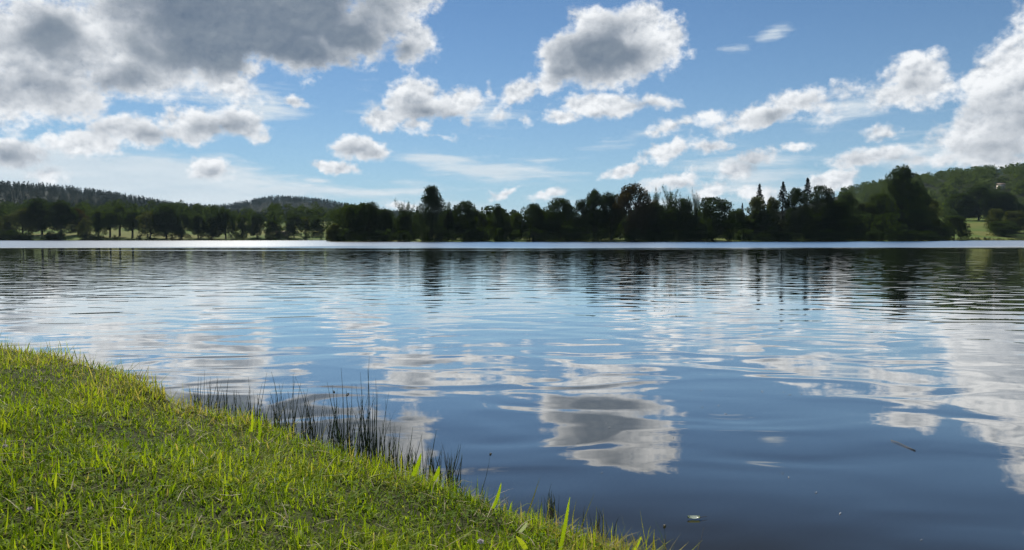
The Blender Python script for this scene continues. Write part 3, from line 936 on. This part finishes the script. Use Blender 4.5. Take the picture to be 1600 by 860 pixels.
PALE = blade_material('pale_leaf', [(0.0, (0.36, 0.42, 0.34, 1)), (1.0, (0.55, 0.60, 0.52, 1))], 0.3, 0.35, 0.5)


def blades(base, length, width, az, lean, curl, tint, segs=3):
    """Many curved, tapering blades at once: segs quads and a tip each."""
    n = len(base)
    rows = []
    d = np.stack([np.cos(az), np.sin(az), np.zeros(n)], 1)
    s = np.stack([-np.sin(az), np.cos(az), np.zeros(n)], 1)
    p = base.copy()
    ang = lean.copy()
    for k in range(segs + 1):
        f = k / segs
        wk = width * (1.0 - 0.85 * f ** 1.6) * (0.75 + 0.5 * min(f * 3, 0.5))
        if k < segs:
            rows.append(p - s * wk[:, None] * 0.5)
            rows.append(p + s * wk[:, None] * 0.5)
        else:
            rows.append(p)
        stepl = (length / segs)[:, None]
        p = p + stepl * (d * np.sin(ang)[:, None] + np.array([0, 0, 1]) * np.cos(ang)[:, None])
        ang = ang + curl / segs
    per = 2 * segs + 1
    v = np.stack(rows, 1).reshape(-1, 3)
    o = np.arange(n)[:, None] * per
    q = np.concatenate([np.stack([o[:, 0] + 2 * k, o[:, 0] + 2 * k + 1, o[:, 0] + 2 * k + 3, o[:, 0] + 2 * k + 2], 1) for k in range(segs - 1)])
    t = np.stack([o[:, 0] + 2 * segs - 2, o[:, 0] + 2 * segs - 1, o[:, 0] + 2 * segs], 1)
    return v, q, t, np.repeat(tint, per)


def lumps(x, y, s, k):
    """Smooth unevenness between about -1 and 1."""
    r = np.random.default_rng(k)
    out = 0
    for _ in range(5):
        a, f, ph = r.uniform(0, 6.28), s * r.uniform(0.6, 1.6), r.uniform(0, 6.28)
        out = out + np.sin((x * math.cos(a) + y * math.sin(a)) * f + ph)
    return out / 2.6


def on_bank(n, rng, edge=-0.03, far=None):
    """Random spots on the near bank, closer together near the camera."""
    y = 0.6 * (8.6 / 0.6) ** (rng.uniform(0, 1, n) ** 0.80)
    x = rng.uniform(-1, 0.75, n) * (y * 0.80 + 1.9)
    d = shore_distance(x, y)
    ok = (d > edge) & (x < 1.6)
    if far is not None:
        ok &= d < far
    return x[ok], y[ok], d[ok]


def build_grass():
    rng = np.random.default_rng(21)
    x, y, d = on_bank(370000, rng)
    thin = smooth01(0.5 + 0.9 * lumps(x, y, 9.0, 5)) * smooth01(0.5 + 0.9 * lumps(x, y, 3.0, 6))   # thin patches in the sward
    keep = rng.uniform(size=len(x)) > 0.40 * thin
    x, y, d = x[keep], y[keep], d[keep]
    n = len(x)
    z = land(x, y)
    patch = lumps(x, y, 5.0, 1)
    fine = lumps(x, y, 16.0, 2)
    edge = 1 - smooth01(d / 0.35)
    bulge = smooth01((-0.9 - x) / 0.7) * (1 - smooth01(d / 0.75))        # drier, longer growth on the shoulder of the bank
    corner = smooth01((x + 0.15) / 0.4) * (1 - smooth01(d / 0.45))
    L = 0.046 + 0.014 * patch + 0.010 * fine + 0.04 * edge * rng.uniform(0, 1, n) + 0.025 * bulge
    L = np.clip(L * rng.lognormal(0, 0.32, n), 0.012, 0.19)
    W = rng.uniform(0.0024, 0.0058, n) * (1 + 0.5 * (rng.uniform(size=n) < 0.12)) * (1 + 0.06 * y)
    lean = np.abs(rng.normal(0.95, 0.48, n))
    curl = rng.normal(0.7, 0.9, n)
    tint = 0.44 + 0.13 * patch + 0.07 * fine + rng.normal(0, 0.13, n) + 0.18 * bulge + 0.20 * corner
    dry = rng.uniform(size=n) < 0.055 + 0.36 * bulge + 0.32 * corner + 0.10 * edge
    tint = np.where(dry, rng.uniform(0.8, 1.0, n), np.clip(tint, 0, 0.8))
    v, q, t, tn = blades(np.stack([x, y, z - 0.004], 1), L, W, rng.uniform(0, 6.28, n), lean, curl, tint)
    o = obj('grass', mesh_from('grass', v, [q, t], GRASS, {'tint': tn}))
    o['kind'] = 'stuff'
    o['label'] = 'short sunlit grass on the near bank'
    # long floppy blades rising out of the sward here and there
    x, y, d = on_bank(20000, rng, 0.04)
    keep = lumps(x, y, 7.0, 11) + rng.normal(0, 0.45, len(x)) > 0.25
    x, y = x[keep], y[keep]
    n = len(x)
    v, q, t, tn = blades(np.stack([x, y, land(x, y) - 0.004], 1), rng.uniform(0.05, 0.11, n), rng.uniform(0.0038, 0.0080, n), rng.uniform(0, 6.28, n), np.abs(rng.normal(0.95, 0.35, n)),
                         rng.normal(1.3, 0.5, n), np.clip(rng.normal(0.50, 0.16, n), 0, 0.85), 5)
    o = obj('long_grass', mesh_from('long_grass', v, [q, t], GRASS, {'tint': tn}))
    o['kind'] = 'stuff'
    # taller, thinner blades and seed stalks along the water's edge
    x, y, d = on_bank(60000, rng, -0.06, 0.22)
    keep = rng.uniform(size=len(x)) < np.where(x < -1.3, 0.55, 0.22)
    x, y, d = x[keep], y[keep], d[keep]
    n = len(x)
    L = rng.uniform(0.05, 0.13, n) * np.where(rng.uniform(size=n) < 0.08, 1.6, 1.0)
    tint = np.clip(rng.normal(0.35, 0.25, n) + 0.38 * smooth01((-1.1 - x) / 0.6), 0, 1)
    v, q, t, tn = blades(np.stack([x, y, land(x, y) - 0.01], 1), L, rng.uniform(0.0012, 0.003, n), rng.uniform(0, 6.28, n), np.abs(rng.normal(0.2, 0.2, n)), rng.normal(0.4, 0.4, n), tint)
    o = obj('edge_grass', mesh_from('edge_grass', v, [q, t], GRASS, {'tint': tn}))
    o['kind'] = 'stuff'
    # rounded clover leaflets low in the sward
    x, y, d = on_bank(18000, rng, 0.1)
    keep = lumps(x, y, 4.0, 7) + rng.normal(0, 0.5, len(x)) > 0.1
    x, y = x[keep], y[keep]
    n = len(x)
    c = np.stack([x, y, land(x, y) + rng.uniform(0.012, 0.04, n)], 1)
    vs, base = [], 0
    for k in range(3):
        a = rng.uniform(0, 6.28, n) * 0 + (np.arange(n) * 1.7) % 6.28 + k * 2.09
        s = rng.uniform(0.004, 0.0075, n)
        u = np.stack([np.cos(a), np.sin(a), rng.normal(0.15, 0.25, n)], 1) * s[:, None]
        w = np.stack([-np.sin(a), np.cos(a), rng.normal(0, 0.25, n)], 1) * s[:, None]
        vs.append(np.stack([c, c + u * 0.9 - w * 0.75, c + u * 1.7 - w * 0.5, c + u * 1.9, c + u * 1.7 + w * 0.5, c + u * 0.9 + w * 0.75], 1).reshape(-1, 3))
    v = np.concatenate(vs)
    tn = np.repeat(np.tile(np.clip(rng.normal(0.30, 0.12, n), 0, 0.6), 3), 6)
    o = obj('clover', mesh_from('clover', v, [np.arange(len(v)).reshape(-1, 6)], CLOVER, {'tint': tn}))
    o['kind'] = 'stuff'
    # dead stalks lying in the sward
    x, y, d = on_bank(10000, rng, -0.02)
    keep = rng.uniform(size=len(x)) < 0.30 + 0.7 * ((x > -0.3) & (d < 0.4)) + 0.5 * ((x < -1.2) & (d < 0.7))
    x, y = x[keep], y[keep]
    n = len(x)
    v, q, t, tn = blades(np.stack([x, y, land(x, y) + rng.uniform(0.01, 0.045, n)], 1), rng.uniform(0.03, 0.11, n), rng.uniform(0.0012, 0.0032, n), rng.uniform(0, 6.28, n),
                         rng.normal(1.35, 0.22, n), rng.normal(0.2, 0.5, n), rng.uniform(0, 1, n), 4)
    o = obj('dead_grass', mesh_from('dead_grass', v, [q, t], STRAW, {'tint': tn}))
    o['kind'] = 'stuff'


build_grass()


# ------------------------------------------------------------------ rushes at the water's edge
def rush_stem(parent, base, tip, bow, radius, tint, rng, head=False):
    base, tip = np.asarray(base, float), np.asarray(tip, float)
    k = 6
    f = np.linspace(0, 1, k)[:, None]
    pts = base + (tip - base) * f + np.asarray(bow) * (f * (1 - f) * 4) * 0.5
    g = Geo()
    g.tube(pts - base, radius * (1.0 - 0.82 * f[:, 0] ** 1.3), 5)
    me = g.mesh('stem', RUSH, True, None)
    a = me.attributes.new('tint', 'FLOAT', 'POINT')
    a.data.foreach_set('value', np.full(len(me.vertices), tint, np.float32))
    o = obj('stem', me, parent, tuple(base - np.array(parent.location)))
    if head:
        h = Geo()
        p = pts[k - 2] * 0.6 + pts[k - 1] * 0.4 - base
        for _ in range(9):
            q = p + rng.normal(size=3) * 0.0035 + np.array([0.004, 0, 0.002])
            e = q + rng.normal(size=3) * 0.003 + np.array([0.001, 0, 0.004])
            h.tube([p, q, (q + e) / 2, e], [0.0005, 0.0008, 0.0026, 0.0004], 5)
        hm = h.mesh('seed_head', RUSH)
        a = hm.attributes.new('tint', 'FLOAT', 'POINT')
        a.data.foreach_set('value', np.full(len(hm.vertices), 0.9, np.float32))
        obj('seed_head', hm, o)


def rush_clump(px, py, half, stems, label, seed, dark=0.42, heads=False):
    """stems: (offset px, tip px x, tip px y) drawn tall ones; more short ones fill in between."""
    rng = np.random.default_rng(seed)
    c = on_level(px, py, 0.02)
    t = bpy.data.objects.new('rush_clump', None)
    COL.objects.link(t)
    t.location = tuple(c)
    t.empty_display_size = 0.1
    tag(t, label, 'rushes', "rush clumps along the water's edge")
    D = c[1]
    spread = 1.35 * half / F_PX * D
    k = 0
    for (bx, tx, ty) in stems:
        b = c + np.array([(bx - px) / F_PX * D, rng.uniform(-0.05, 0.07), -0.05])
        tip = at(tx, ty, D + rng.uniform(-0.05, 0.07))
        rush_stem(t, b, tip, rng.normal(0, 0.012, 3), rng.uniform(0.0022, 0.0035), np.clip(rng.normal(dark, 0.2), 0, 0.85), rng, heads and k % 3 == 1)
        k += 1
    tall = max(0.08, np.mean([at(tx, ty, D)[2] for (_, tx, ty) in stems]))
    for _ in range(len(stems) * 3 + 10):
        b = c + np.array([rng.normal(0, 0.55) * spread, rng.normal(0, 0.06), -0.05])
        h = tall * rng.uniform(0.25, 0.85)
        tip = b + np.array([rng.normal(0, 0.22) * h, rng.normal(0, 0.2) * h, h + 0.05])
        rush_stem(t, b, tip, rng.normal(0, 0.015, 3), rng.uniform(0.0014, 0.0028), np.clip(rng.normal(dark + 0.1, 0.25), 0, 1), rng)


def fan(x0, x1, top0, top1, n, seed, lean=6):
    r = np.random.default_rng(seed)
    return [(x, x + r.normal(0, lean), r.uniform(min(top0, top1), max(top0, top1))) for x in np.linspace(x0, x1, n)]


rush_clump(310, 648, 14, fan(300, 322, 578, 605, 6, 1), 'short dark rushes right against the dry shoulder of the bank', 31)
rush_clump(345, 654, 20, fan(326, 366, 586, 620, 9, 2), 'even row of stubby rushes just after the dry shoulder of the bank', 32)
rush_clump(398, 662, 18, [(392, 388, 589), (398, 417, 582), (403, 410, 598), (388, 392, 606), (408, 402, 615), (396, 386, 620)], 'rushes with two stems crossing in a wide V', 33)
rush_clump(446, 670, 24, [(440, 424, 581), (446, 436, 600), (452, 458, 585), (448, 462, 588), (456, 470, 598), (437, 430, 606), (460, 450, 612), (444, 440, 625)],
           'rushes leaning both ways with pale broken blades at the foot', 34, 0.45)
rush_clump(488, 682, 20, [(492, 462, 590), (486, 474, 610), (494, 492, 615), (480, 482, 625), (498, 480, 622), (500, 508, 632)], 'thin rushes with one long stem leaning far over to the meadow shore', 35)
rush_clump(530, 692, 20, [(536, 511, 597), (524, 519, 602), (540, 533, 575), (528, 527, 607), (546, 541, 608), (532, 514, 618), (545, 550, 600)],
           'rushes carrying small brown seed heads beside the tallest clump', 36, 0.42, True)
rush_clump(574, 704, 18, [(576, 577, 556), (580, 574, 575), (570, 563, 582), (584, 587, 592), (566, 556, 601), (578, 583, 612), (588, 586, 622), (572, 568, 618)],
           'tallest rush clump whose highest stem stands far above the others', 37, 0.2)
rush_clump(608, 716, 16, [(606, 609, 645), (600, 597, 658), (613, 616, 662), (618, 626, 666), (602, 592, 668)], 'half-height rushes just past the tallest clump', 38)
rush_clump(640, 728, 14, [(632, 645, 668), (640, 660, 676), (628, 622, 690), (646, 650, 700)], 'sparse rushes with a thick slanting stem before the broad leaf', 39)
rush_clump(676, 740, 18, [(668, 682, 672), (676, 693, 695), (662, 658, 680), (684, 690, 706), (672, 668, 700)], 'rushes standing behind the bright broad upright leaf', 40)
rush_clump(702, 748, 12, [(700, 717, 694), (704, 720, 699), (708, 722, 708), (698, 702, 715)], 'last rushes of the row, all slanting towards open water', 41)
rush_clump(860, 792, 16, [(858, 858, 768), (864, 868, 781)], 'few short thin rushes alone near the lower end of the bank', 42)
rush_clump(935, 826, 22, [(930, 938, 800), (944, 946, 812)], 'scattered thin blades where the bank runs out at the bottom', 43)


def lone_stem(name, px, py, tx, ty, label, cat, r=0.0016, tint=0.6, bud=True):
    c = on_level(px, py, 0.08)
    t = bpy.data.objects.new(name, None)
    COL.objects.link(t)
    t.location = tuple(c)
    t.empty_display_size = 0.1
    tag(t, label, cat)
    rng = np.random.default_rng(int(px))
    b = c - np.array([0, 0, 0.08])
    rush_stem(t, b, at(tx, ty, c[1]), (0.012, 0, -0.01), r, tint, rng)
    if bud:
        tip = at(tx, ty, c[1]) - c
        g = Geo()
        g.tube([tip - [0.001, 0, 0.004], tip, tip + [0.002, 0, 0.005], tip + [0.003, 0, 0.008]], [0.0015, 0.0042, 0.0046, 0.001], 8)
        hm = g.mesh('bud', RUSH, True)
        a = hm.attributes.new('tint', 'FLOAT', 'POINT')
        a.data.foreach_set('value', np.full(len(hm.vertices), 0.85, np.float32))
        obj('bud', hm, t)


lone_stem('budded_stalk', 744, 756, 766, 711, 'thin leaning stalk with a small dark round bud at its tip over the water', 'stalk')
lone_stem('dry_stalk', 1072, 862, 1100, 822, 'bare straw-coloured stalk leaning over the water in the bottom corner of the bank', 'stalk', 0.0014, 1.0, False)
lone_stem('upright_stalk', 1036, 862, 1038, 824, 'dark upright stalk with a knobbed tip at the very end of the bank', 'stalk', 0.0018, 0.2, True)


# ------------------------------------------------------------------ broad leaves, flowers and floating bits
def broad_leaf(px, py, tx, ty, width_px, z, label, mat=None, tint=0.42, bend=0.1):
    c = on_level(px, py, z)
    tip = at(tx, ty, c[1] - 0.01) - c
    k = 9
    f = np.linspace(0, 1, k)
    L = np.linalg.norm(tip)
    side = np.array([1.0, 0.25, 0.0])
    side -= side.dot(tip) / L ** 2 * tip
    side /= np.linalg.norm(side)
    nrm = np.cross(side, tip / L)
    w = width_px / F_PX * c[1] * 0.33 * np.sin(np.pi * np.clip(f * 0.72 + 0.27, 0, 1)) ** 0.7
    v = []
    for i in range(k):
        p = tip * f[i] + nrm * bend * L * f[i] * (1 - f[i]) + side * 0.03 * L * math.sin(f[i] * 3.0)
        v += [p - side * w[i], p - nrm * w[i] * 0.30, p + side * w[i]]
    q = [(3 * i + j, 3 * i + j + 1, 3 * i + j + 4, 3 * i + j + 3) for i in range(k - 1) for j in (0, 1)]
    me = mesh_from('broad_leaf', v, [np.array(q)], mat or GRASS, {'tint': np.full(len(v), tint)}, True)
    o = obj('broad_leaf', me, None, tuple(c))
    tag(o, label, 'leaf', 'broad leaves standing out of the grass')


broad_leaf(645, 744, 658, 708, 11, 0.12, 'bright broad upright leaf in front of the rushes at the middle of the bank')
broad_leaf(678, 752, 686, 728, 10, 0.12, 'shorter bright leaf just beyond the broad upright one in front of the rushes')
broad_leaf(770, 795, 783, 754, 9, 0.12, 'single yellow-green pointed leaf standing alone above the bank edge over open water')
broad_leaf(874, 868, 890, 777, 10, 0.12, 'longest bright blade of all, bending upright near the bottom end of the bank', None, 0.45, -0.22)
broad_leaf(393, 675, 394, 643, 6, 0.16, 'pale green narrow upright blade in front of the crossing rushes', None, 0.6)
broad_leaf(405, 688, 404, 651, 6, 0.16, 'darker narrow upright blade next to the pale green one before the rushes', None, 0.35)
broad_leaf(822, 858, 806, 838, 12, 0.16, 'yellowing blunt leaf in the grass under the pale oval leaf', None, 0.70)
broad_leaf(812, 832, 824, 816, 11, 0.18, 'pale grey-green oval leaf turned over in the grass', PALE, 0.4)
broad_leaf(986, 868, 1002, 838, 8, 0.06, 'short bright blade at the bottom tip of the bank', None, 0.6)


def clover_flower(px, py, z, size, label, twin=False):
    c = on_level(px, py, z)
    t = bpy.data.objects.new('clover_flower', None)
    COL.objects.link(t)
    t.location = tuple(c)
    t.empty_display_size = 0.03
    tag(t, label, 'flower', 'clover flowers in the grass')
    rng = np.random.default_rng(int(px))
    g = Geo()
    for _ in range(34):
        dv = rng.normal(size=3)
        dv[2] = abs(dv[2]) * 0.9 - 0.25
        dv /= np.linalg.norm(dv)
        e = dv * size * rng.uniform(0.8, 1.1)
        g.tube([dv * size * 0.2, e * 0.7, e], [size * 0.10, size * 0.15, size * 0.03], 4)
    obj('petals', g.mesh('petals', FLOWER), t)
    g = Geo()
    g.tube([(0, 0, -0.06), (0.002, 0, -0.03), (0, 0, 0)], [0.0009, 0.0009, 0.0008], 5)
    me = g.mesh('stalk', RUSH)
    obj('stalk', me, t)


clover_flower(751, 848, 0.23, 0.010, 'pinkish clover flower in the grass near the bottom of the bank')
clover_flower(8, 698, 0.34, 0.009, 'white clover flower at the outer edge of the lawn')
clover_flower(46, 796, 0.33, 0.007, 'small white clover flower low in the near lawn')


def floating():
    # leaf with its stalk
    c = on_level(1084, 810, 0.004)
    t = bpy.data.objects.new('floating_leaf', None)
    COL.objects.link(t)
    t.location = tuple(c)
    t.scale = (0.8, 0.8, 0.8)
    tag(t, 'pale curled leaf with a thin stalk floating on the dark calm water', 'leaf')
    k = 9
    f = np.linspace(-1, 1, k)
    v = []
    for a in f:
        w = 0.017 * (1 - abs(a) ** 2.2)
        v += [(a * 0.028, -w, 0.004 + 0.006 * a * a), (a * 0.028, 0, 0.0005), (a * 0.028, w, 0.006 + 0.006 * a * a)]
    q = [(3 * i + j, 3 * i + j + 1, 3 * i + j + 4, 3 * i + j + 3) for i in range(k - 1) for j in (0, 1)]
    obj('blade', mesh_from('blade', v, [np.array(q)], PALE, {'tint': np.full(len(v), 0.1)}, True), t)
    g = Geo()
    g.tube([(0.027, 0, 0.003), (0.045, 0.006, 0.004), (0.062, 0.014, 0.003)], [0.0012, 0.001, 0.0008], 5)
    obj('stalk', g.mesh('stalk', STRAW), t)
    # thin twig
    a, b = on_level(1392, 688, 0.003), on_level(1430, 704, 0.003)
    g = Geo()
    d = b - a
    g.tube([(0, 0, 0), d * 0.3 + [0, 0.006, 0.002], d * 0.7 - [0, 0.004, 0], d], [0.0012, 0.0018, 0.0018, 0.0026], 5)
    o = obj('floating_twig', g.mesh('floating_twig', STRAW), None, tuple(a))
    tag(o, 'thin pale twig floating on the calm water', 'twig')
    # specks of fluff
    rng = np.random.default_rng(4)
    g = Geo()
    for _ in range(7):
        e = rng.normal(size=3) * [0.005, 0.005, 0.002] + [0, 0, 0.002]
        g.tube([(0, 0, 0.001), e * 0.6, e], [0.0012, 0.0016, 0.0004], 4)
    me = g.mesh('fluff', WHITE)
    for px, py in ((1095, 610), (1122, 634), (1098, 637), (1252, 616), (1224, 613), (1235, 617), (1224, 740), (1232, 746), (1276, 770), (1312, 803), (1440, 844), (948, 662),
                   (979, 674), (952, 668), (1052, 684), (1190, 612), (1135, 647), (940, 739)):
        c = on_level(px, py, 0.001)
        o = bpy.data.objects.new('fluff', me)
        COL.objects.link(o)
        o.location, o.rotation_euler, o.scale = tuple(c), (0, 0, rng.uniform(0, 6)), (rng.uniform(0.4, 0.85),) * 3
        tag(o, 'tiny white speck of fluff floating on the calm water', 'fluff', 'specks of fluff on the calm water')


floating()


# ------------------------------------------------------------------ air
def build_haze():
    mt, tree, (nd, m, vm, step, mix) = material('haze')
    v = nd('ShaderNodeVolumePrincipled', {'Color': (0.60, 0.80, 1.0, 1), 'Density': 0.000036, 'Anisotropy': 0.2})
    out = nd('ShaderNodeOutputMaterial')
    tree.links.new(v.outputs[0], out.inputs['Volume'])
    g = Geo()
    g.box((-7200, -3200, -3.0), (7200, 9200, 150))
    o = obj('haze', g.mesh('haze', mt))
    o['kind'] = 'stuff'


build_haze()
